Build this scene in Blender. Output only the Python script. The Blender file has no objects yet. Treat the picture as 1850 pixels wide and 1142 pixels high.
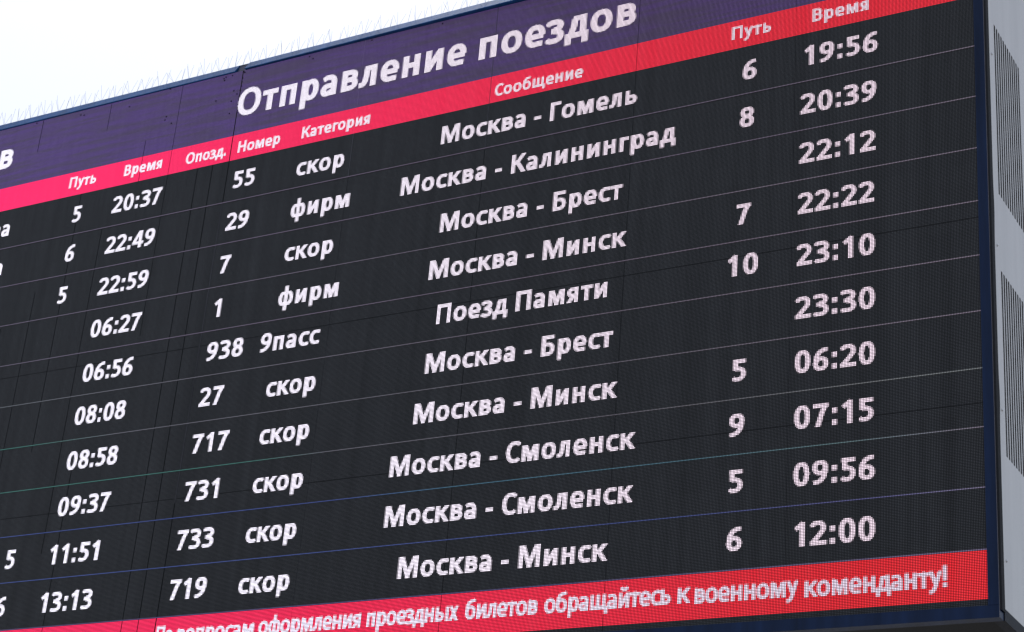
import bpy, bmesh, math, random
import numpy as np
from mathutils import Matrix, Vector

# ------------------------------------------------------------------ camera, sky, sun, exposure
# The board is laid out in LED pitches (10 mm): u to the right, v down, d into the board.
Z0 = 9.24                                   # height of v = 0 above the ground
CAM_POS = (311.353, 753.977, -1076.639)      # u, v, depth in LED pitches
CAM_ROT = [[0.8702805, -0.0782766, 0.4862969], [-0.138982, 0.9081495, 0.394903], [-0.472542, -0.4112629, 0.7794658]]
LENS = 67.320

def P(u, v, d=0.0): return Vector((u / 100, d / 100, Z0 - v / 100))

C = bpy.context.scene.collection
cam = bpy.data.cameras.new('camera')
cam.sensor_fit = 'HORIZONTAL'; cam.sensor_width = 36; cam.lens = LENS
cam.clip_start = .1; cam.clip_end = 5000
camo = bpy.data.objects.new('camera', cam); C.objects.link(camo)
def axis(r): return Vector((r[0], r[2], -r[1]))      # (u, v, d) direction -> world
ax, ay, az = axis(CAM_ROT[0]), -axis(CAM_ROT[1]), -axis(CAM_ROT[2])
m = Matrix((ax, ay, az)).transposed().to_4x4(); m.translation = P(*CAM_POS)
camo.matrix_world = m
bpy.context.scene.camera = camo

SUN_ELEV, SUN_AZ = 62.0, 45.0               # the sun stands behind the board, a little to the left
w = bpy.data.worlds.new('World'); bpy.context.scene.world = w; w.use_nodes = True
nt = w.node_tree; nt.nodes.clear()
sky = nt.nodes.new('ShaderNodeTexSky'); sky.sky_type = 'NISHITA'; sky.sun_disc = False
sky.sun_elevation = math.radians(SUN_ELEV); sky.sun_rotation = math.radians(-SUN_AZ)
sky.air_density = 1.0; sky.dust_density = 3.0; sky.ozone_density = 1.0; sky.altitude = 100
bg = nt.nodes.new('ShaderNodeBackground'); bg.inputs['Strength'].default_value = .10
wo = nt.nodes.new('ShaderNodeOutputWorld')
# a thin even veil of cloud whitens the whole sky
veil = nt.nodes.new('ShaderNodeMix'); veil.data_type = 'RGBA'; veil.inputs['Factor'].default_value = .38
veil.inputs['B'].default_value = (5.9, 6.1, 6.3, 1)
nt.links.new(sky.outputs[0], veil.inputs['A']); nt.links.new(veil.outputs['Result'], bg.inputs[0]); nt.links.new(bg.outputs[0], wo.inputs[0])
sun = bpy.data.lights.new('sun', 'SUN'); sun.energy = 2.0; sun.angle = math.radians(.5); sun.color = (1, .95, .88)
suno = bpy.data.objects.new('sun', sun); C.objects.link(suno)
e, a_ = math.radians(SUN_ELEV), math.radians(SUN_AZ)
sdir = Vector((-math.sin(a_) * math.cos(e), math.cos(a_) * math.cos(e), math.sin(e)))     # towards the sun
suno.rotation_euler = sdir.to_track_quat('Z', 'Y').to_euler(); suno.location = sdir * 30
vs = bpy.context.scene.view_settings
vs.view_transform = 'Standard'; vs.look = 'None'; vs.gamma = 1; vs.exposure = .78

# ------------------------------------------------------------------ layout
JOINT = -629.5                              # where the arrivals board meets the departures board
LEFT, RIGHT = -1060.0, 3.0
TOP, BOTTOM = -88.0, 425.0
HEAD = -24.0                                # column header strip: HEAD .. 0
ROW = 39
MSG0, MSG1 = 391, 421                       # red message band
rnd = random.Random(7)

# ------------------------------------------------------------------ materials
def new_mat(name):
    mt = bpy.data.materials.new(name); mt.use_nodes = True
    n = mt.node_tree; b = n.nodes['Principled BSDF']
    return mt, n, b
def N(n, t, **k):
    o = n.nodes.new(t)
    for a, v in k.items(): setattr(o, a, v)
    return o
def math_node(n, op, a, b=None, c=None, clamp=False):
    o = n.nodes.new('ShaderNodeMath'); o.operation = op; o.use_clamp = clamp
    for i, v in enumerate((a, b, c)):
        if v is None: continue
        if isinstance(v, (int, float)): o.inputs[i].default_value = v
        else: n.links.new(v, o.inputs[i])
    return o.outputs[0]

def led_material(name, streaks):
    """LED face: black louvre with one square lamp per pitch; what the lamp shows is the face colour 'led'."""
    mt, n, b = new_mat(name)
    uv = N(n, 'ShaderNodeUVMap', uv_map='led')
    sep = N(n, 'ShaderNodeSeparateXYZ'); n.links.new(uv.outputs[0], sep.inputs[0])
    fx = math_node(n, 'ABSOLUTE', math_node(n, 'SUBTRACT', math_node(n, 'FRACT', sep.outputs[0]), .5))
    fy = math_node(n, 'ABSOLUTE', math_node(n, 'SUBTRACT', math_node(n, 'FRACT', sep.outputs[1]), .5))
    d4 = math_node(n, 'POWER', math_node(n, 'ADD', math_node(n, 'POWER', fx, 3.0), math_node(n, 'POWER', fy, 3.0)), 1 / 3)
    def smooth(lo, hi):
        mr = N(n, 'ShaderNodeMapRange', interpolation_type='SMOOTHSTEP')
        mr.inputs['From Min'].default_value = hi; mr.inputs['From Max'].default_value = lo
        n.links.new(d4, mr.inputs['Value']); return mr.outputs[0]
    lamp, glow = smooth(.19, .27), smooth(.20, .50)
    # each 16 x 16 module and each lamp has its own slight brightness
    fl = N(n, 'ShaderNodeVectorMath', operation='FLOOR'); n.links.new(uv.outputs[0], fl.inputs[0])
    wn = N(n, 'ShaderNodeTexWhiteNoise', noise_dimensions='2D'); n.links.new(fl.outputs[0], wn.inputs['Vector'])
    sc = N(n, 'ShaderNodeVectorMath', operation='SCALE'); sc.inputs['Scale'].default_value = 1 / 16; n.links.new(uv.outputs[0], sc.inputs[0])
    fl2 = N(n, 'ShaderNodeVectorMath', operation='FLOOR'); n.links.new(sc.outputs[0], fl2.inputs[0])
    wn2 = N(n, 'ShaderNodeTexWhiteNoise', noise_dimensions='2D'); n.links.new(fl2.outputs[0], wn2.inputs['Vector'])
    mp = N(n, 'ShaderNodeMapping'); mp.inputs['Scale'].default_value = (.11, .0022, 1); n.links.new(uv.outputs[0], mp.inputs[0])
    col_noise = N(n, 'ShaderNodeTexNoise', noise_dimensions='2D'); col_noise.inputs['Scale'].default_value = 1; col_noise.inputs['Detail'].default_value = 4; n.links.new(mp.outputs[0], col_noise.inputs[0])
    var = math_node(n, 'ADD', math_node(n, 'MULTIPLY_ADD', wn.outputs[0], .08, .87), math_node(n, 'MULTIPLY', wn2.outputs[0], .10))
    var = math_node(n, 'MULTIPLY', var, math_node(n, 'MULTIPLY_ADD', col_noise.outputs[0], .9, .52))
    # seen from the side the lamps turn bluer and the louvre closes up: a property of the lens
    geo = N(n, 'ShaderNodeNewGeometry'); inc = N(n, 'ShaderNodeSeparateXYZ'); n.links.new(geo.outputs['Incoming'], inc.inputs[0])
    tm = N(n, 'ShaderNodeMapRange', interpolation_type='SMOOTHSTEP'); tm.inputs['From Min'].default_value = .30; tm.inputs['From Max'].default_value = .72
    n.links.new(math_node(n, 'ABSOLUTE', inc.outputs[0]), tm.inputs['Value'])
    # reflecting part
    mix = N(n, 'ShaderNodeMix', data_type='RGBA')
    mix.inputs['A'].default_value = (.006, .0062, .0072, 1); mix.inputs['B'].default_value = (.125, .125, .135, 1)
    n.links.new(lamp, mix.inputs['Factor'])
    vm = N(n, 'ShaderNodeVectorMath', operation='SCALE'); n.links.new(mix.outputs['Result'], vm.inputs[0]); n.links.new(var, vm.inputs['Scale'])
    n.links.new(vm.outputs[0], b.inputs['Base Color'])
    b.inputs['Roughness'].default_value = .55
    b.inputs['Specular IOR Level'].default_value = .22
    # emitting part
    at = N(n, 'ShaderNodeAttribute', attribute_name='shown')
    tint = N(n, 'ShaderNodeMix', data_type='RGBA'); tint.inputs['A'].default_value = (.90, .74, .82, 1); tint.inputs['B'].default_value = (1.34, 1.32, 1.34, 1)
    n.links.new(tm.outputs[0], tint.inputs['Factor'])
    em = N(n, 'ShaderNodeVectorMath', operation='MULTIPLY'); n.links.new(at.outputs['Color'], em.inputs[0]); n.links.new(tint.outputs['Result'], em.inputs[1])
    # the blue die of a red lamp leaks a little towards the side
    se = N(n, 'ShaderNodeSeparateXYZ'); n.links.new(em.outputs[0], se.inputs[0])
    leak = math_node(n, 'MULTIPLY', math_node(n, 'MULTIPLY', tm.outputs[0], se.outputs[0]), .09)
    co = N(n, 'ShaderNodeCombineXYZ'); n.links.new(se.outputs[0], co.inputs[0]); n.links.new(se.outputs[1], co.inputs[1])
    n.links.new(math_node(n, 'ADD', se.outputs[2], leak), co.inputs[2])
    col = co.outputs[0]
    if streaks:                              # slow refresh bands of the dim purple
        mp2 = N(n, 'ShaderNodeMapping'); mp2.inputs['Scale'].default_value = (.012, .24, 1); mp2.inputs['Rotation'].default_value = (0, 0, .03)
        n.links.new(uv.outputs[0], mp2.inputs[0])
        ns = N(n, 'ShaderNodeTexNoise', noise_dimensions='2D'); ns.inputs['Scale'].default_value = 1; ns.inputs['Detail'].default_value = 5; ns.inputs['Roughness'].default_value = .6
        n.links.new(mp2.outputs[0], ns.inputs[0])
        rp = N(n, 'ShaderNodeMapRange'); rp.inputs['From Min'].default_value = .36; rp.inputs['From Max'].default_value = .64
        n.links.new(ns.outputs[0], rp.inputs['Value'])
        k = N(n, 'ShaderNodeMix', data_type='RGBA'); k.inputs['A'].default_value = (.86, .95, .72, 1); k.inputs['B'].default_value = (1.05, .90, 1.20, 1)
        n.links.new(rp.outputs[0], k.inputs['Factor'])
        mu = N(n, 'ShaderNodeVectorMath', operation='MULTIPLY'); n.links.new(col, mu.inputs[0]); n.links.new(k.outputs['Result'], mu.inputs[1]); col = mu.outputs[0]
    gain = math_node(n, 'MULTIPLY_ADD', lamp, .70, math_node(n, 'MULTIPLY', glow, 1.15))
    gain = math_node(n, 'MULTIPLY', gain, math_node(n, 'MULTIPLY_ADD', wn.outputs[0], .06, .97))
    n.links.new(col, b.inputs['Emission Color']); n.links.new(gain, b.inputs['Emission Strength'])
    return mt

def painted(name, color, rough=.45, metallic=0.0, spec=.5, grime=.35, scale=3.0, streak=True):
    mt, n, b = new_mat(name)
    tc = N(n, 'ShaderNodeTexCoord')
    mp = N(n, 'ShaderNodeMapping'); mp.inputs['Scale'].default_value = (scale * 4, scale * 4, scale * (.35 if streak else 4))
    n.links.new(tc.outputs['Object'], mp.inputs[0])
    ns = N(n, 'ShaderNodeTexNoise'); ns.inputs['Scale'].default_value = 1; ns.inputs['Detail'].default_value = 6; ns.inputs['Roughness'].default_value = .62
    n.links.new(mp.outputs[0], ns.inputs[0])
    mr = N(n, 'ShaderNodeMapRange'); mr.inputs['From Min'].default_value = .3; mr.inputs['From Max'].default_value = .72
    mr.inputs['To Min'].default_value = 1 - grime; mr.inputs['To Max'].default_value = 1.12
    n.links.new(ns.outputs[0], mr.inputs['Value'])
    sc = N(n, 'ShaderNodeVectorMath', operation='SCALE'); sc.inputs[0].default_value = color; n.links.new(mr.outputs[0], sc.inputs['Scale'])
    n.links.new(sc.outputs[0], b.inputs['Base Color'])
    fine = N(n, 'ShaderNodeTexNoise'); fine.inputs['Scale'].default_value = 60; fine.inputs['Detail'].default_value = 3; n.links.new(tc.outputs['Object'], fine.inputs[0])
    rr = N(n, 'ShaderNodeMapRange'); rr.inputs['To Min'].default_value = rough - .08; rr.inputs['To Max'].default_value = rough + .12; n.links.new(fine.outputs[0], rr.inputs['Value'])
    n.links.new(rr.outputs[0], b.inputs['Roughness'])
    bp = N(n, 'ShaderNodeBump'); bp.inputs['Strength'].default_value = .06; bp.inputs['Distance'].default_value = .002
    n.links.new(ns.outputs[0], bp.inputs['Height']); n.links.new(bp.outputs[0], b.inputs['Normal'])
    b.inputs['Metallic'].default_value = metallic; b.inputs['Specular IOR Level'].default_value = spec
    return mt

LED = led_material('led_lamps', False)
LEDP = led_material('led_lamps_dim_purple', True)
TRIM = painted('blue_trim_paint', (.020, .095, .275), .6, spec=.08, grime=.35, scale=2.0, streak=False)
FRAME = painted('dark_blue_frame_paint', (.009, .024, .075), .4, spec=.15, grime=.55, scale=2.2)
RUBBER = painted('black_gasket', (.010, .010, .013), .7, spec=.15, grime=.4)
GLINT_JOINT = painted('edge_glint_pale_joint', (.12, .11, .13), .35, metallic=.6, grime=.5)  # pale joints, and the highlight painted along the frame edge
PANEL = painted('grey_side_paint', (.56, .54, .53), .36, grime=.08, scale=.9)
RAIL = painted('dark_rail_paint', (.008, .010, .018), .6, spec=.2, grime=.4)
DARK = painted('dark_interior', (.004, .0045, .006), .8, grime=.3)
STEEL = painted('zinc_screw', (.55, .55, .57), .25, metallic=1.0, grime=.2)
WIRE = painted('steel_wire', (.30, .33, .37), .4, metallic=.5, grime=.2)
CLEAR = painted('clear_plastic_base', (.35, .40, .45), .3, grime=.2)

# ------------------------------------------------------------------ helpers
def thing(name, label, cat, loc, group=None):
    o = bpy.data.objects.new(name, None); C.objects.link(o); o.location = loc
    o.empty_display_size = .2
    o['label'] = label; o['category'] = cat
    if group: o['group'] = group
    return o
def link_mesh(name, me, mat, parent, origin=None):
    if mat: me.materials.append(mat)
    o = bpy.data.objects.new(name, me); C.objects.link(o)
    if parent: o.parent = parent; o.matrix_parent_inverse = Matrix.Translation(-world_of(parent))
    return o
def world_of(o):
    v = Vector(o.location)
    while o.parent: o = o.parent; v = v + Vector(o.location) if False else v
    return v
def cells(name, quads, d, mat, parent):
    """quads: (u0, u1, v0, v1, colour) rectangles of the LED face, as one mesh at depth d."""
    q = len(quads)
    co = np.empty((q, 4, 3), np.float32); uv = np.empty((q, 4, 2), np.float32); cl = np.ones((q, 4, 4), np.float32)
    A = np.array([x[:4] for x in quads], np.float32); K = np.array([x[4] for x in quads], np.float32)
    us = A[:, [0, 1, 1, 0]]; vv = A[:, [3, 3, 2, 2]]
    co[:, :, 0] = us / 100; co[:, :, 1] = d / 100; co[:, :, 2] = Z0 - vv / 100
    uv[:, :, 0] = us; uv[:, :, 1] = vv
    cl[:, :, :3] = K[:, None, :]
    me = bpy.data.meshes.new(name)
    me.vertices.add(q * 4); me.loops.add(q * 4); me.polygons.add(q)
    me.vertices.foreach_set('co', co.ravel())
    me.loops.foreach_set('vertex_index', np.arange(q * 4, dtype=np.int32))
    me.polygons.foreach_set('loop_start', np.arange(0, q * 4, 4, dtype=np.int32))
    me.polygons.foreach_set('loop_total', np.full(q, 4, np.int32))
    me.uv_layers.new(name='led').data.foreach_set('uv', uv.ravel())
    ca = me.color_attributes.new('shown', 'FLOAT_COLOR', 'CORNER'); ca.data.foreach_set('color', cl.ravel())
    me.update(); me.validate()
    return link_mesh(name, me, mat, parent)
def box(bm, a, b):
    """box between two (u, v, d) corners"""
    p, q = P(*a), P(*b)
    x0, x1 = sorted((p.x, q.x)); y0, y1 = sorted((p.y, q.y)); z0, z1 = sorted((p.z, q.z))
    vs_ = [bm.verts.new(c) for c in ((x0, y0, z0), (x1, y0, z0), (x1, y1, z0), (x0, y1, z0), (x0, y0, z1), (x1, y0, z1), (x1, y1, z1), (x0, y1, z1))]
    for f in ((0, 3, 2, 1), (4, 5, 6, 7), (0, 1, 5, 4), (1, 2, 6, 5), (2, 3, 7, 6), (3, 0, 4, 7)): bm.faces.new([vs_[i] for i in f])
    return vs_
def prism(bm, prof, u0, u1, skew=None):
    """extrude a (v, d) outline along u; skew(u, d) may shift the depth"""
    rings = []
    for u in (u0, u1):
        rings.append([bm.verts.new(P(u, v, d if skew is None else skew(u, d))) for v, d in prof])
    k = len(prof)
    for i in range(k): bm.faces.new((rings[0][i], rings[0][(i + 1) % k], rings[1][(i + 1) % k], rings[1][i]))
    bm.faces.new(rings[0][::-1]); bm.faces.new(rings[1])
def finish(name, bm, mat, parent, bevel=0.0):
    bmesh.ops.recalc_face_normals(bm, faces=bm.faces)
    if bevel: bmesh.ops.bevel(bm, geom=[e_ for e_ in bm.edges if e_.is_manifold and e_.calc_face_angle(0) > .5], offset=bevel, segments=2, affect='EDGES', profile=.6)
    me = bpy.data.meshes.new(name); bm.to_mesh(me); bm.free()
    return link_mesh(name, me, mat, parent)

# ------------------------------------------------------------------ lettering
# ---- display lettering: centre-line strokes on a grid where the capital height is 1 ----
SV, SH = .118, .098          # half widths of upright and level strokes
XH = .755                    # x-height
def arc(cx, cy, rx, ry, a0, a1, n=18, e=2.25):
    pts = []
    for i in range(n + 1):
        a = math.radians(a0 + (a1 - a0) * i / n)
        c, s = math.cos(a), math.sin(a)
        pts.append((cx + rx * math.copysign(abs(c) ** (2 / e), c), cy + ry * math.copysign(abs(s) ** (2 / e), s)))
    return pts
def ring(x0, x1, y0, y1): return arc((x0 + x1) / 2, (y0 + y1) / 2, (x1 - x0) / 2 - SV, (y1 - y0) / 2 - SH, 0, 360, 40)
def V(x, y0, y1): return [(x, y0), (x, y1)]
def Hh(x0, x1, y): return [(x0, y), (x1, y)]
def build():
    G = {}
    a, b, o = SV, SH, .018
    top = XH - b
    def put(ch, w, lsb, rsb, *st): G[ch] = (w, lsb, rsb, [list(s) for s in st])
    put(' ', .0, .16, .16)
    put('.', .24, .05, .05, V(.12, 0, .22))
    put(':', .24, .06, .06, V(.12, .02, .24), V(.12, .53, .75))
    put('-', .36, .06, .06, Hh(0, .36, .34))
    put('!', .25, .09, .07, V(.125, .32, 1.0), V(.125, 0, .215))
    # digits
    put('0', .68, .03, .03, ring(0, .68, -o, 1 + o))
    put('1', .42, .09, .15, V(.42 - a, 0, 1.0), [(.03, .72), (.21, .85), (.34, .96)])
    put('2', .65, .03, .03, arc(.29, .70, .235, .22, 155, -25, 16) + [(.43, .50), (.13, .15), (.10, .10)], Hh(.0, .65, b), [(.12, b), (.20, .20)])
    put('3', .64, .03, .03, arc(.25, .745, .26, .172, 140, -90, 16), arc(.25, .285, .285, .205, 90, -130, 18), Hh(.14, .28, .525))
    put('4', .72, .01, .01, V(.50, 0, 1.0), Hh(.0, .72, .30), [(.44, .96), (.08, .30)])
    put('5', .62, .04, .03, Hh(.05, .58, 1 - b), V(.05 + a - .01, .52, 1.0), [(.12, .55)] + arc(.24, .335, .262, .235, 100, -128, 18))
    put('6', .67, .03, .03, ring(0, .67, -o, .62), [(.61, .925), (.45, .905), (.28, .82), (.17, .66), (.125, .46), (.125, .30)])
    put('7', .63, .03, .03, Hh(.0, .63, 1 - b), [(.53, .95), (.38, .62), (.20, .0)])
    put('8', .67, .03, .03, ring(.02, .65, .46, 1 + o), ring(0, .67, -o, .60))
    put('9', .67, .03, .03, ring(0, .67, .38, 1 + o), [(.06, .075), (.22, .095), (.39, .18), (.50, .34), (.545, .54), (.545, .70)])
    # capitals
    put('О', .92, .04, .04, ring(0, .92, -o, 1 + o))
    put('С', .68, .04, .02, arc(.44, .5, .44 - a, .5 + o - b, 52, 308, 30) + [])
    put('П', .80, .09, .09, V(a, 0, 1), V(.80 - a, 0, 1), Hh(a, .80 - a, 1 - b))
    put('Н', .80, .09, .09, V(a, 0, 1), V(.80 - a, 0, 1), Hh(a, .80 - a, .52))
    put('Г', .58, .09, .0, V(a, 0, 1), Hh(a, .58, 1 - b))
    put('М', 1.03, .09, .09, V(a - .01, 0, 1), V(1.03 - a + .01, 0, 1), [(.20, .96), (.515, .10)], [(.83, .96), (.515, .10)], V(.515, .0, .26))
    put('К', .76, .09, .0, V(a, 0, 1), [(.20, .50), (.40, .66), (.655, 1.0)], [(.30, .57), (.42, .42), (.68, .0)])
    put('В', .70, .09, .04, V(a, 0, 1), Hh(a, .36, 1 - b), Hh(a, .38, .53), Hh(a, .38, b), arc(.35, .716, .20, .186, 90, -90, 12), arc(.37, .314, .215, .216, 90, -90, 12))
    put('Б', .69, .09, .04, V(a, 0, 1), Hh(a, .62, 1 - b), Hh(a, .36, .56), Hh(a, .36, b), arc(.35, .329, .22, .231, 90, -90, 12))
    # small letters
    put('о', .72, .04, .04, ring(0, .72, -o, XH + o))
    put('с', .56, .04, .02, arc(.39, XH / 2, .39 - a, XH / 2 + o - b, 58, 302, 26))
    put('а', .60, .04, .08, V(.60 - a, 0, .50), [(.075, .60), (.20, .665)] + arc(.28, .46, .20, .205, 88, 0, 10), arc(.235, .215, .125, .14, 60, 330, 20) + [], [(.48, .37), (.32, .36), (.21, .335)], [(.30, .08), (.40, .12), (.48, .22)])
    put('р', .68, .085, .04, V(a, -.27, XH), ring(.06, .68, -o, XH + o))
    put('е', .665, .04, .04, arc(.345, XH / 2, .345 - a, XH / 2 + o - b, 0, 292, 30) + [(.60, .085)], Hh(.12, .62, .355))
    put('п', .625, .085, .085, V(a, 0, XH), V(.625 - a, 0, XH), Hh(a, .625 - a, top))
    put('н', .635, .085, .085, V(a, 0, XH), V(.635 - a, 0, XH), Hh(a, .635 - a, .40))
    put('и', .65, .085, .085, V(a, 0, XH), V(.65 - a, 0, XH), [(.16, .10), (.49, XH - .10)])
    put('й', .65, .085, .085, V(a, 0, XH), V(.65 - a, 0, XH), [(.16, .10), (.49, XH - .10)], arc(.325, 1.03, .16, .12, 190, 350, 8))
    put('т', .60, .015, .015, V(.30, 0, XH), Hh(0, .60, top))
    put('г', .46, .085, .0, V(a, 0, XH), Hh(a, .46, top))
    put('в', .62, .085, .04, V(a, 0, XH), Hh(a, .33, top), Hh(a, .34, .395), Hh(a, .34, b), arc(.32, .528, .165, .13, 90, -90, 10), arc(.33, .246, .18, .148, 90, -90, 10))
    put('л', .63, .01, .085, V(.63 - a, 0, XH), Hh(.17, .63 - a, top), [(.255, top), (.25, .42), (.215, .20), (.15, .105), (.0, .088)])
    put('д', .76, .01, .01, V(.60 - .02, .05, XH), Hh(.25, .58, top), [(.31, top), (.285, .42), (.20, .14)], Hh(0, .76, b), V(.105, -.20, .15), V(.76 - .105, -.20, .15))
    put('з', .55, .03, .04, arc(.215, .57, .22, .135, 150, -90, 14), arc(.215, .215, .245, .163, 90, -140, 16), Hh(.13, .25, .40))
    put('к', .68, .085, .0, V(a, 0, XH), [(.20, .39), (.37, .50), (.585, XH)], [(.28, .43), (.38, .31), (.60, .0)])
    put('м', .84, .085, .085, V(a - .005, 0, XH), V(.84 - a + .005, 0, XH), [(.19, XH - .04), (.42, .10)], [(.65, XH - .04), (.42, .10)], V(.42, .0, .20))
    put('у', .66, .0, .0, [(.12, XH), (.36, .12)], [(.555, XH), (.33, .06), (.25, -.10), (.16, -.17), (.04, -.175)])
    put('ф', .88, .04, .04, V(.44, -.27, 1.04), arc(.30, XH / 2, .30 - a, XH / 2 + o - b, 40, 320, 20), arc(.58, XH / 2, .30 - a, XH / 2 + o - b, -140, 140, 20), Hh(.28, .60, top + o), Hh(.28, .60, b - o))
    put('х', .66, .0, .0, [(.125, XH), (.54, 0)], [(.535, XH), (.12, 0)])
    put('щ', 1.05, .085, .01, V(a, 0, XH), V(.47, 0, XH), V(.94 - a, 0, XH), Hh(a, .94, b), V(1.05 - .10, -.20, .15))
    put('ы', .90, .085, .085, V(a, 0, XH), V(.90 - a, 0, XH), Hh(a, .34, b), Hh(a, .34, .42), arc(.32, .259, .17, .161, 90, -90, 10))
    put('ь', .62, .085, .04, V(a, 0, XH), Hh(a, .34, b), Hh(a, .34, .42), arc(.32, .259, .18, .161, 90, -90, 10))
    put('я', .61, .0, .085, V(.61 - a, 0, XH), Hh(.30, .49, top), Hh(.30, .49, .345), arc(.31, .501, .185, .156, 90, 270, 10), [(.36, .33), (.115, 0)])
    put('б', .70, .04, .04, ring(0, .70, -o, XH - .03), [(.62, .975), (.42, .945), (.24, .88), (.145, .72), (.12, .50), (.12, .36)])
    return G
GLYPHS = build()
def cut_flat(s):
    """Slanted strokes that end on the base line, the x-height or the capital height are cut level there."""
    s, lo, hi = list(s), -9.0, 9.0
    for end, nb in ((0, 1), (-1, -2)):
        (x0, y0), (x1, y1) = s[end], s[nb]
        if abs(x0 - x1) < .02 or abs(y0 - y1) < .05: continue
        if y0 in (0, XH, 1.0):
            L = math.hypot(x0 - x1, y0 - y1)
            s[end] = (x0 + (x0 - x1) / L * .15, y0 + (y0 - y1) / L * .15)
            if y0 < y1: lo = y0
            else: hi = y0
    return s, lo, hi
def raster(text, uL, uR, base, cap, ss=4, bold=1.0):
    """Light coverage of each LED of a line of lettering whose ink runs from uL to uR."""
    adv, x = [], 0.0
    for i, ch in enumerate(text):
        w, l, r, st = GLYPHS[ch]
        if i: x += l
        adv.append(x); x += w + (r if i < len(text) - 1 else 0)
    nat = x * cap
    gaps = max(1, len(text) - 1)
    k = 1.0
    slack = (uR - uL) - nat
    # two thirds of the misfit goes to the gaps between letters, the rest to their width
    lim = .09 * cap * gaps
    gs = max(-lim, min(lim, slack * .6))
    k = (uR - uL - gs) / nat
    c0, c1 = math.floor(uL) - 1, math.ceil(uR) + 1
    r0, r1 = math.floor(base - cap * 1.2) - 1, math.ceil(base + cap * .35) + 1
    W, H = (c1 - c0) * ss, (r1 - r0) * ss
    X = c0 + (np.arange(W) + .5) / ss
    Y = r0 + (np.arange(H) + .5) / ss
    img = np.zeros((H, W), bool)
    for i, ch in enumerate(text):
        w, l, r, st = GLYPHS[ch]
        ox = uL + adv[i] * cap * k + gs * i / gaps
        i0 = max(0, int((ox - .3 * cap - c0) * ss)); i1 = min(W, int((ox + (w + .3) * cap * k - c0) * ss) + 1)
        if i1 <= i0 or not st: continue
        gx = (X[i0:i1][None, :] - ox) / (cap * k)
        gy = (base - Y[:, None]) / cap
        sub = np.zeros((H, i1 - i0), bool)
        for s in st:
            s, lo, hi = cut_flat(s)
            sub, whole = np.zeros((H, i1 - i0), bool), sub
            for (x0, y0), (x1, y1) in zip(s[:-1], s[1:]):
                dx, dy = x1 - x0, y1 - y0
                L = math.hypot(dx, dy)
                if L < 1e-6: continue
                tx, ty = dx / L, dy / L
                hw = math.hypot(SH * tx, SV * ty) * bold
                px, py = gx - x0, gy - y0
                al = px * tx + py * ty
                ac = np.abs(px * ty - py * tx)
                sub |= (al >= -1e-6) & (al <= L + 1e-6) & (ac <= hw)
            for (x0, y0) in s[1:-1]:
                sub |= ((gx - x0) / (SV * bold)) ** 2 + ((gy - y0) / (SH * bold)) ** 2 <= 1
            sub = whole | (sub & (gy >= lo) & (gy <= hi))
        img[:, i0:i1] |= sub
    cov = img.reshape(H // ss, ss, W // ss, ss).mean((1, 3))
    return c0, r0, cov

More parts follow.
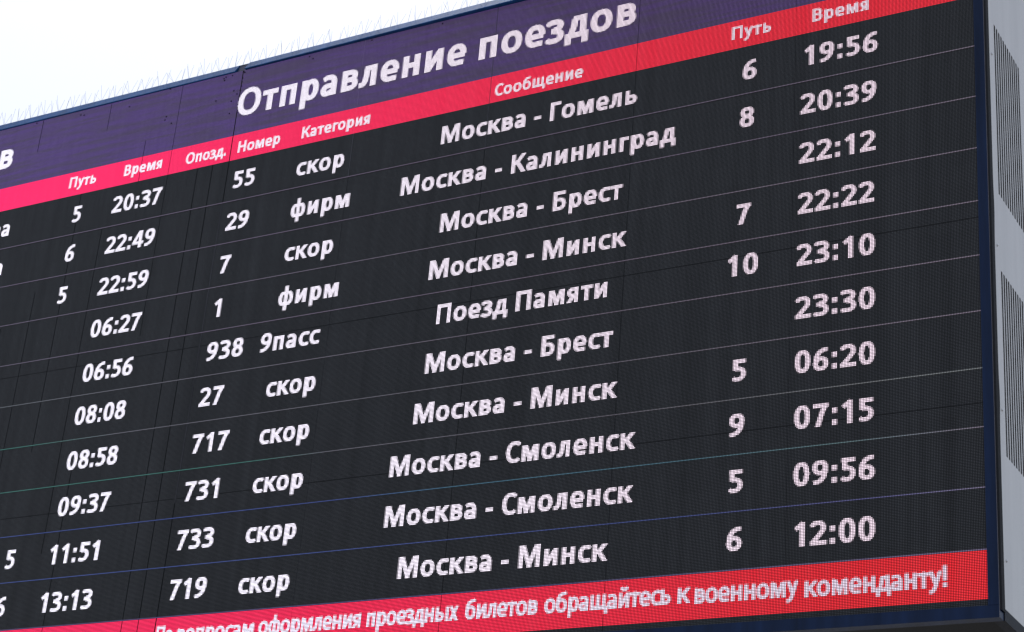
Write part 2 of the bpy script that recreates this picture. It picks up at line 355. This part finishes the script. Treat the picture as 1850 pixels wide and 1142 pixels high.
# text, kind (t title, h column heading, r row, m message), left and right edge of the ink, base line
LETTERING = [
    ('Путь', 'h', -805.7, -774.7, -8),
    ('Время', 'h', -743.6, -701.7, -8),
    ('Опозд.', 'h', -675.9, -633.1, -6),
    ('Номер', 'h', -621.0, -577.6, -6),
    ('Категория', 'h', -555.9, -489.2, -6),
    ('Сообщение', 'h', -374.0, -297.3, -5),
    ('Путь', 'h', -176.4, -145.7, -8),
    ('Время', 'h', -114.7, -73.1, -8),
    ('Отправление поездов', 't', -628.7, -255.2, -42),
    ('в', 't', -898.9, -882.4, -45),
    ('5', 'r', -794.5, -785.1, 28),
    ('20:37', 'r', -749.7, -696.4, 27),
    ('55', 'r', -620.5, -598.3, 28),
    ('6', 'r', -794.3, -784.3, 66),
    ('22:49', 'r', -749.1, -695.9, 66),
    ('29', 'r', -620.9, -598.1, 67),
    ('5', 'r', -793.3, -783.6, 106),
    ('22:59', 'r', -748.5, -695.0, 105),
    ('7', 'r', -620.8, -609.4, 106),
    ('06:27', 'r', -748.5, -695.1, 144),
    ('1', 'r', -619.4, -612.0, 145),
    ('06:56', 'r', -748.2, -695.0, 184),
    ('938', 'r', -620.1, -584.0, 183),
    ('27', 'r', -619.9, -597.0, 222),
    ('08:08', 'r', -748.2, -694.8, 222),
    ('08:58', 'r', -747.8, -694.7, 261),
    ('09:37', 'r', -748.2, -694.8, 300),
    ('717', 'r', -620.2, -585.1, 261),
    ('731', 'r', -620.2, -587.4, 300),
    ('733', 'r', -620.3, -585.1, 339),
    ('5', 'r', -794.4, -784.3, 340),
    ('11:51', 'r', -747.4, -697.0, 340),
    ('6', 'r', -795.8, -784.8, 379),
    ('13:13', 'r', -748.0, -695.5, 379),
    ('719', 'r', -619.9, -585.1, 378),
    ('скор', 'r', -556.4, -509.5, 29),
    ('фирм', 'r', -556.1, -499.4, 67),
    ('скор', 'r', -556.1, -509.4, 106),
    ('фирм', 'r', -556.0, -499.0, 145),
    ('9пасс', 'r', -567.5, -511.6, 183),
    ('скор', 'r', -555.4, -509.1, 222),
    ('скор', 'r', -555.3, -509.2, 261),
    ('скор', 'r', -555.2, -509.0, 300),
    ('скор', 'r', -555.1, -509.1, 339),
    ('скор', 'r', -555.3, -509.3, 378),
    ('Москва - Гомель', 'r', -419.0, -250.2, 28),
    ('Москва - Калининград', 'r', -451.4, -217.4, 67),
    ('Москва - Брест', 'r', -411.5, -257.7, 106),
    ('Москва - Минск', 'r', -416.8, -252.7, 145),
    ('Поезд Памяти', 'r', -406.4, -264.6, 183),
    ('Москва - Брест', 'r', -411.5, -258.1, 222),
    ('Москва - Минск', 'r', -416.8, -252.8, 261),
    ('Москва - Смоленск', 'r', -432.6, -236.7, 300),
    ('Москва - Смоленск', 'r', -432.5, -236.2, 338),
    ('Москва - Минск', 'r', -416.5, -252.6, 377),
    ('6', 'r', -167.0, -155.6, 28),
    ('8', 'r', -168.0, -156.1, 67),
    ('7', 'r', -168.1, -156.6, 144),
    ('10', 'r', -172.9, -150.6, 183),
    ('5', 'r', -167.4, -156.5, 261),
    ('9', 'r', -168.4, -156.5, 300),
    ('5', 'r', -167.3, -156.5, 339),
    ('6', 'r', -167.5, -156.0, 378),
    ('19:56', 'r', -119.9, -66.4, 27),
    ('20:39', 'r', -122.3, -67.4, 66),
    ('22:12', 'r', -122.5, -68.1, 105),
    ('22:22', 'r', -122.8, -68.9, 144),
    ('23:10', 'r', -123.1, -68.3, 183),
    ('23:30', 'r', -123.2, -68.3, 222),
    ('06:20', 'r', -123.2, -68.3, 261),
    ('07:15', 'r', -122.9, -69.1, 300),
    ('09:56', 'r', -122.7, -68.3, 339),
    ('12:00', 'r', -120.9, -68.1, 379),
    ('ва', 'r', -888.8, -867.6, 27),
    ('ва', 'r', -887.8, -866.6, 66),
    ('По', 'm', -626.5, -610.3, 411),
    ('вопросам', 'm', -606.5, -535.6, 411),
    ('оформления', 'm', -531.8, -442.7, 410),
    ('проездных', 'm', -438.4, -363.1, 410),
    ('билетов', 'm', -358.2, -301.8, 410),
    ('обращайтесь', 'm', -297.1, -204.3, 410),
    ('к', 'm', -200.2, -191.1, 410),
    ('военному', 'm', -188.4, -117.7, 411),
    ('коменданту!', 'm', -114.0, -23.4, 412),
]

CAP = {'t': 26.5, 'h': 10.8, 'r': 16.0, 'm': 13.6}
BOLD = {'t': .88, 'h': .80, 'r': .84, 'm': .80}
WHITE = (.66, .65, .68)
OFF = (0.0, 0.0, 0.0)
PURPLE = (.044, .027, .092)
RED_L, RED_R = (.74, .006, .036), (.58, .006, .018)
RED_MSG = (.56, .005, .010)
def red_at(u):
    t = min(1, max(0, (u - LEFT) / (RIGHT - LEFT)))
    return tuple(a * (1 - t) + b * t for a, b in zip(RED_L, RED_R))
def lettering(name, items, bgcol, parent, mat=None, lit=WHITE):
    quads = []
    for text, kind, l, r, base in items:
        if True:
            c0, r0, cov = raster(text, l, r, base, CAP[kind], bold=BOLD[kind])
            ys, xs = np.nonzero(cov > .12)
            for y, x in zip(ys, xs):
                c = min(1.0, cov[y, x] * 1.08)
                u = c0 + x
                bc = bgcol(u) if callable(bgcol) else bgcol
                quads.append((u, u + 1, r0 + y, r0 + y + 1, tuple(b_ * (1 - c) + w_ * c for b_, w_ in zip(bc, lit))))
    return cells(name, quads, -.30, mat or LED, parent)

# colours of the thin dividing lines from left to right: they flicker between white, green and blue
GRY, LIL, TEA, BLU, WHT = (.30, .30, .34), (.34, .27, .40), (.10, .42, .34), (.10, .17, .62), (.62, .60, .72)
LINES = {1: [(-1060, LIL), (-400, LIL), (-150, (.42, .38, .52)), (5, WHT)], 2: [(-1060, LIL), (-400, LIL), (-150, (.42, .38, .52)), (5, WHT)],
         3: [(-1060, LIL), (-400, (.34, .30, .38)), (5, WHT)], 4: [(-1060, GRY), (-700, LIL), (-300, (.36, .30, .40)), (5, WHT)],
         5: [(-1060, (.30, .40, .38)), (-700, GRY), (-300, (.36, .32, .40)), (5, WHT)], 6: [(-1060, TEA), (-790, TEA), (-700, GRY), (-300, GRY), (5, WHT)],
         7: [(-1060, TEA), (-560, TEA), (-490, GRY), (-250, GRY), (5, (.55, .72, .66))], 8: [(-1060, BLU), (-470, BLU), (-380, (.12, .38, .55)), (-200, (.16, .46, .56)), (-90, (.3, .62, .6)), (5, WHT)],
         9: [(-1060, BLU), (-200, (.12, .2, .66)), (-60, (.30, .34, .80)), (5, (.62, .64, .9))], 10: [(-1060, (.22, .14, .34)), (-300, (.22, .18, .50)), (5, (.55, .5, .85))]}
def divider(k, u0, u1, parent):
    L = LINES[k]; quads = []; step = 8
    u = u0
    while u < u1:
        e_ = min(u1, (math.floor(u / step) + 1) * step); mid = (u + e_) / 2
        for (a0, c0), (a1, c1) in zip(L[:-1], L[1:]):
            if a0 <= mid <= a1:
                t = (mid - a0) / (a1 - a0); c = tuple((x * (1 - t) + y * t) * .15 for x, y in zip(c0, c1)); break
        quads.append((u, e_, ROW * k, ROW * k + 1, c)); u = e_
    return cells('divider_line', quads, -.20, LED, parent)

# ------------------------------------------------------------------ ground (below the frame; it only throws light back up)
GROUND, n_, b_ = new_mat('paved_ground')
g1 = N(n_, 'ShaderNodeTexNoise'); g1.inputs['Scale'].default_value = .6; g1.inputs['Detail'].default_value = 6
gr = N(n_, 'ShaderNodeMapRange'); gr.inputs['To Min'].default_value = .10; gr.inputs['To Max'].default_value = .22
tcg = N(n_, 'ShaderNodeTexCoord'); n_.links.new(tcg.outputs['Object'], g1.inputs[0]); n_.links.new(g1.outputs[0], gr.inputs['Value']); n_.links.new(gr.outputs[0], b_.inputs['Base Color'])
b_.inputs['Roughness'].default_value = .9
bm = bmesh.new(); bmesh.ops.create_grid(bm, x_segments=4, y_segments=4, size=1500)
go = bpy.data.objects.new('ground', bpy.data.meshes.new('ground')); bm.to_mesh(go.data); bm.free(); go.data.materials.append(GROUND); C.objects.link(go)
go['kind'] = 'structure'

# ------------------------------------------------------------------ the two boards
arr = thing('arrival_board', 'arrivals board cut off by the left edge, with times such as 20:37 in white', 'display board', P(-850, BOTTOM, 0))
dep = thing('departure_board', 'LED departures board with purple title band, ten train rows and red message below', 'display board', P(-310, BOTTOM, 0))
for brd, u0, u1 in ((arr, LEFT, JOINT), (dep, JOINT, RIGHT)):
    mine = [t for t in LETTERING if u0 - 3 <= (t[2] + t[3]) / 2 < u1]
    band = cells('title_band', [(u0, u1, TOP, HEAD, PURPLE)], 0, LEDP, brd)
    lettering('title_text', [t for t in mine if t[1] == 't'], PURPLE, band)
    heads = cells('heading_strip', [(u, min(u1, u + 20), HEAD, 0, red_at(u + 10)) for u in np.arange(u0, u1, 20)], 0, LED, brd)
    names = {'Путь': 'platform_heading', 'Время': 'time_heading', 'Опозд.': 'delay_heading', 'Номер': 'number_heading', 'Категория': 'category_heading', 'Сообщение': 'route_heading'}
    for t in mine:
        if t[1] == 'h': lettering(names[t[0]], [t], red_at, heads)
    for k in range(10):
        v1 = ROW * (k + 1) if k < 9 else MSG0
        row = cells('departure_row' if brd is dep else 'arrival_row', [(u0, u1, ROW * k, v1, OFF)], 0, LED, brd)
        for t in mine:
            if t[1] == 'r' and ROW * k <= t[4] < ROW * (k + 1):
                c = t[2]
                nm = ('number_text' if c < -590 else 'category_text' if c < -500 else 'route_text' if c < -200 else 'platform_text' if c < -140 else 'time_text') if brd is dep else \
                     ('origin_text' if c < -830 else 'platform_text' if c < -770 else 'time_text')
                lettering(nm, [t], OFF, row)
        divider(k + 1, u0, u1, row)
    msg = cells('message_band', [(u0, u1, MSG0, MSG1, RED_MSG)], 0, LED, brd)
    mt_ = [t for t in mine if t[1] == 'm']
    if mt_: lettering('message_text', mt_, RED_MSG, msg, lit=(.58, .59, .65))
    cells('unlit_strip', [(u0, u1, MSG1, BOTTOM, OFF)], 0, LED, brd)

# joints between the cabinets: hairline gaps, some of them pale
def joint(brd, u, v0, v1, wdt, light):
    bm = bmesh.new(); box(bm, (u - wdt / 2, v0, -.15), (u + wdt / 2, v1, .10))
    return finish('cabinet_joint', bm, GLINT_JOINT if light else RUBBER, brd)
for i in range(1, 5):
    u = JOINT + i * 125.6
    for j in range(4):
        v0, v1 = TOP + j * 128.2, min(BOTTOM, TOP + (j + 1) * 128.2)
        joint(dep, u, v0, v1, .22, (i, j) in ((2, 0), (1, 0)))
for i, (v0, v1, light) in enumerate(((TOP, 40, False), (40, 180, True), (180, 300, True), (300, BOTTOM, False))):
    joint(dep, JOINT + 1.0, v0, v1, .25 if light else .55, light)
for u, v0, v1, wdt in ((-645.5, 0, BOTTOM, .34), (-661.5, 0, BOTTOM, .30), (-693.5, TOP, 150, .10), (-725.5, -40, 0, .16), (-757.5, 40, 330, .18),
                       (-773.5, -88, -60, .14), (-789.5, 0, 240, .26), (-821.5, 90, BOTTOM, .22), (-853.5, TOP, -55, .2), (-853.5, 120, 300, .2), (-741.5, 250, BOTTOM, .2)):
    joint(arr, u, v0, v1, wdt, False)
for v in (40.2, 168.4, 296.6):
    for brd, u0, u1 in ((arr, LEFT, JOINT - 1), (dep, JOINT + 2, RIGHT)):
        bm = bmesh.new(); box(bm, (u0, v - .09, -.13), (u1, v + .09, .08)); finish('cabinet_joint', bm, RUBBER, brd)
# dead and stuck lamps
def lamps(brd, pts, col):
    bm = bmesh.new()
    for u, v in pts: box(bm, (u, v, -.5), (u + 1.0, v + 1.0, .1))
    o = finish('dead_lamps' if col is RUBBER else 'stuck_lamps', bm, col, brd); o['kind'] = 'stuff'
lamps(arr, [(-640, -86), (-647, -86), (-649, -85), (-654, -64), (-708, -88), (-708, -57), (-707, -60), (-809, -84), (-805, -83), (-862, -87), (-648, -83), (-636, -70), (-637, -60), (-637, -48), (-700, -52), (-632, -66), (-752, -80)], RUBBER)
lamps(dep, [(-628.5, -81), (-628.5, -77), (-628.5, -73), (-629, -69), (-628, -87), (-627, -86), (-629, -63), (-629, -55), (-628.6, -47), (-560, -86), (-556, -83), (-498, -87), (-430, -86)], RUBBER)

# ------------------------------------------------------------------ top trim
bm = bmesh.new()
prism(bm, [(-88.3, -.8), (-88.3, 12), (-97.4, 12), (-97.4, 4.2), (-89.0, -.8)], LEFT, JOINT - 8)
finish('top_trim', bm, TRIM, arr, .0008)
def lean(u, d): return d - 2.3 * min(1, max(0, (u - JOINT - 7) / 330)) if d < 5 else d
bm = bmesh.new()
last = JOINT + 3
for u1 in (JOINT + 120, JOINT + 240, JOINT + 360, 7):
    prism(bm, [(-88.6, -1.4), (-88.6, 12), (-97.8, 12), (-97.8, 3.8), (-89.2, -1.4)], last, u1, lean); last = u1 + .12
finish('top_trim', bm, TRIM, dep, .0008)
bm = bmesh.new(); prism(bm, [(-88.2, 1.0), (-88.2, 12), (-96.4, 12), (-96.4, 4.4)], JOINT - 8, JOINT + 3)
finish('joint_plate', bm, FRAME, dep)

# ------------------------------------------------------------------ right and bottom frame
EDGE = 7.7
bm = bmesh.new(); box(bm, (.9, -88.5, -1.6), (EDGE, 425.2, 7)); finish('side_frame', bm, FRAME, dep, .0012)
bm = bmesh.new(); box(bm, (JOINT, 425.3, -1.6), (EDGE, 432.8, 7)); finish('bottom_frame', bm, FRAME, dep, .0012)
bm = bmesh.new(); box(bm, (LEFT, 425.3, -1.6), (JOINT - .2, 432.8, 7)); finish('bottom_frame', bm, FRAME, arr, .0012)
bm = bmesh.new(); box(bm, (EDGE - .1, -94, -1.72), (EDGE + .10, 432.9, -1.3)); finish('edge_highlight_strip', bm, GLINT_JOINT, dep)  # added pale strip: the bevel highlight of the frame corner put in as colour
# black gasket between frame and side panel, its wavy back edge shaped as the panel's shadow
bm = bmesh.new()
vsq = np.linspace(-94, 428, 60); prev = None
for v in vsq:
    shadow_wave = 1.3 * math.exp(-((v - 160) / 14) ** 2) + 1.6 * math.exp(-((v - 292) / 12) ** 2)
    q = [bm.verts.new(P(EDGE + .05, v, -1.0)), bm.verts.new(P(EDGE + .05 + .9, v, 1.0)), bm.verts.new(P(EDGE + .9, v, 7.2 + shadow_wave)), bm.verts.new(P(EDGE - .2, v, 7.2 + shadow_wave))]
    if prev:
        for i in range(3): bm.faces.new((prev[i], prev[i + 1], q[i + 1], q[i]))
    prev = q
finish('gasket', bm, RUBBER, dep)

# ------------------------------------------------------------------ side panel with two groups of cooling slots
SIDE = EDGE + .35
def panel_sheet(dcuts, vcuts, is_hole, thick):
    bm = bmesh.new(); vt = {}
    def vtx(i, j, k):
        if (i, j, k) not in vt: vt[i, j, k] = bm.verts.new(P(SIDE - thick * k, vcuts[j], dcuts[i]))
        return vt[i, j, k]
    solid = lambda i, j: 0 <= i < len(dcuts) - 1 and 0 <= j < len(vcuts) - 1 and not is_hole(i, j)
    for i in range(len(dcuts) - 1):
        for j in range(len(vcuts) - 1):
            if not solid(i, j): continue
            for k in (0, 1): bm.faces.new([vtx(i, j, k), vtx(i + 1, j, k), vtx(i + 1, j + 1, k), vtx(i, j + 1, k)])
            for (di, dj, a_, b_) in ((-1, 0, (i, j), (i, j + 1)), (1, 0, (i + 1, j), (i + 1, j + 1)), (0, -1, (i, j), (i + 1, j)), (0, 1, (i, j + 1), (i + 1, j + 1))):
                if not solid(i + di, j + dj): bm.faces.new((vtx(*a_, 0), vtx(*b_, 0), vtx(*b_, 1), vtx(*a_, 1)))
    return bm
NS, D0, PITCH, SW = 12, 23.0, 5.25, 3.1
dc = [7.4]
for i in range(NS): dc += [D0 + i * PITCH - SW / 2, D0 + i * PITCH + SW / 2]
dc += [128.0]
# slots of the upper and the lower group; their ends step in to read as rounded
vc = [-94.0, 11.0, 142.0, 198.0, 325.0, 425.0]
hole = lambda i, j: i % 2 == 1 and i < 2 * NS and j in (1, 3)
finish('side_panel', panel_sheet(dc, vc, hole, .12), PANEL, dep)
bm = bmesh.new(); box(bm, (SIDE - 5.5, -90, 9), (SIDE - 5.0, 424, 127)); finish('slot_shade_sheet', bm, DARK, dep)  # near-black sheet added behind the slots as their inner shade
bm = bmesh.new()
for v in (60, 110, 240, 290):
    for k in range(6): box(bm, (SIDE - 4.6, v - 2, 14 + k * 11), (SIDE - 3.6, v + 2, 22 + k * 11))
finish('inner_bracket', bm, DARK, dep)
def screw_mesh():
    bm = bmesh.new()
    bmesh.ops.create_cone(bm, segments=16, radius1=.0105, radius2=.0105, depth=.002, cap_ends=True, matrix=Matrix.Translation((0, 0, .001)))
    bmesh.ops.create_uvsphere(bm, u_segments=16, v_segments=8, radius=.0085, matrix=Matrix.Translation((0, 0, .002)) @ Matrix.Diagonal((1, 1, .75, 1)))
    for f in bm.faces: f.smooth = True
    bm.transform(Matrix.Rotation(math.pi / 2, 4, 'Y'))
    me = bpy.data.meshes.new('screw'); bm.to_mesh(me); bm.free(); me.materials.append(STEEL); return me
sm = screw_mesh()
for d, vs2 in ((14.5, (39, 183, 297, 394)), (122, (39, 183, 297, 394))):
    for v in vs2:
        o = bpy.data.objects.new('screw', sm); C.objects.link(o); o.parent = dep; o.location = P(SIDE, v, d) - Vector(dep.location)
# bottom rail of the side, rear frame and underside
bm = bmesh.new(); box(bm, (EDGE - 6, 425.4, 7.1), (SIDE + .25, 432.6, 128)); finish('side_bottom_rail', bm, RAIL, dep, .001)
for brd, u0, u1 in ((arr, LEFT, JOINT - .3), (dep, JOINT, EDGE - 6.1)):
    bm = bmesh.new(); box(bm, (u0, 429.2, 7.2), (u1, 430.4, 128)); finish('underside_sheet', bm, DARK, brd)
    bm = bmesh.new()
    box(bm, (u0, 430.5, 7.2), (u1, 432.4, 13)); box(bm, (u0, 430.5, 60), (u1, 432.4, 66)); box(bm, (u0, 430.5, 120), (u1, 432.4, 128))
    finish('underside_rail', bm, DARK, brd)
    bm = bmesh.new(); box(bm, (u0, -94, 124), (u1, 429, 128)); finish('back_sheet', bm, PANEL, brd)
    bm = bmesh.new(); box(bm, (u0, -97.2, 12.2), (u1, -95.2, 128)); finish('roof_sheet', bm, PANEL, brd)

# ------------------------------------------------------------------ bird spikes along the top
wire = bmesh.new()
bmesh.ops.create_cone(wire, segments=5, radius1=.0012, radius2=.0009, depth=1, cap_ends=True, matrix=Matrix.Translation((0, 0, .5)))
wme = bpy.data.meshes.new('spike'); wire.to_mesh(wme); wire.free(); wme.materials.append(WIRE)
STRIP = 50.0
u = LEFT + 4
while u < -150:
    s = thing('bird_spike_strip', 'thin steel bird spikes standing along the blue top trim of the boards', 'bird spikes', P(u + STRIP / 2, -97.4, 7), 'bird spike strips along the top of the boards')
    bm = bmesh.new(); box(bm, (u + .3, -98.2, 5), (u + STRIP - .3, -97.8, 9)); finish('strip_base', bm, CLEAR, s)
    k = 0
    while k * 8.3 + 3 < STRIP:
        cu = u + 3 + k * 8.3 + rnd.uniform(-.5, .5)
        for lx, ly in ((-.30, -.05), (.30, .12), (.02, -.22)) if k % 2 else ((-.16, .20), (.34, -.10)):
            lx += rnd.gauss(0, .07); ly += rnd.gauss(0, .06)
            L = rnd.uniform(12.5, 16.0) / 100
            if rnd.random() < .06: lx += rnd.choice((-.5, .5))
            o = bpy.data.objects.new('spike', wme); C.objects.link(o); o.parent = s
            o.location = P(cu, -98.1, 7) - Vector(s.location)
            o.rotation_euler = Vector((lx, ly, 1)).to_track_quat('Z', 'Y').to_euler(); o.scale = (1, 1, L)
        k += 1
    u += STRIP
bpy.context.scene.render.film_transparent = False
bpy.context.scene.cycles.max_bounces = 6
bpy.context.view_layer.update()
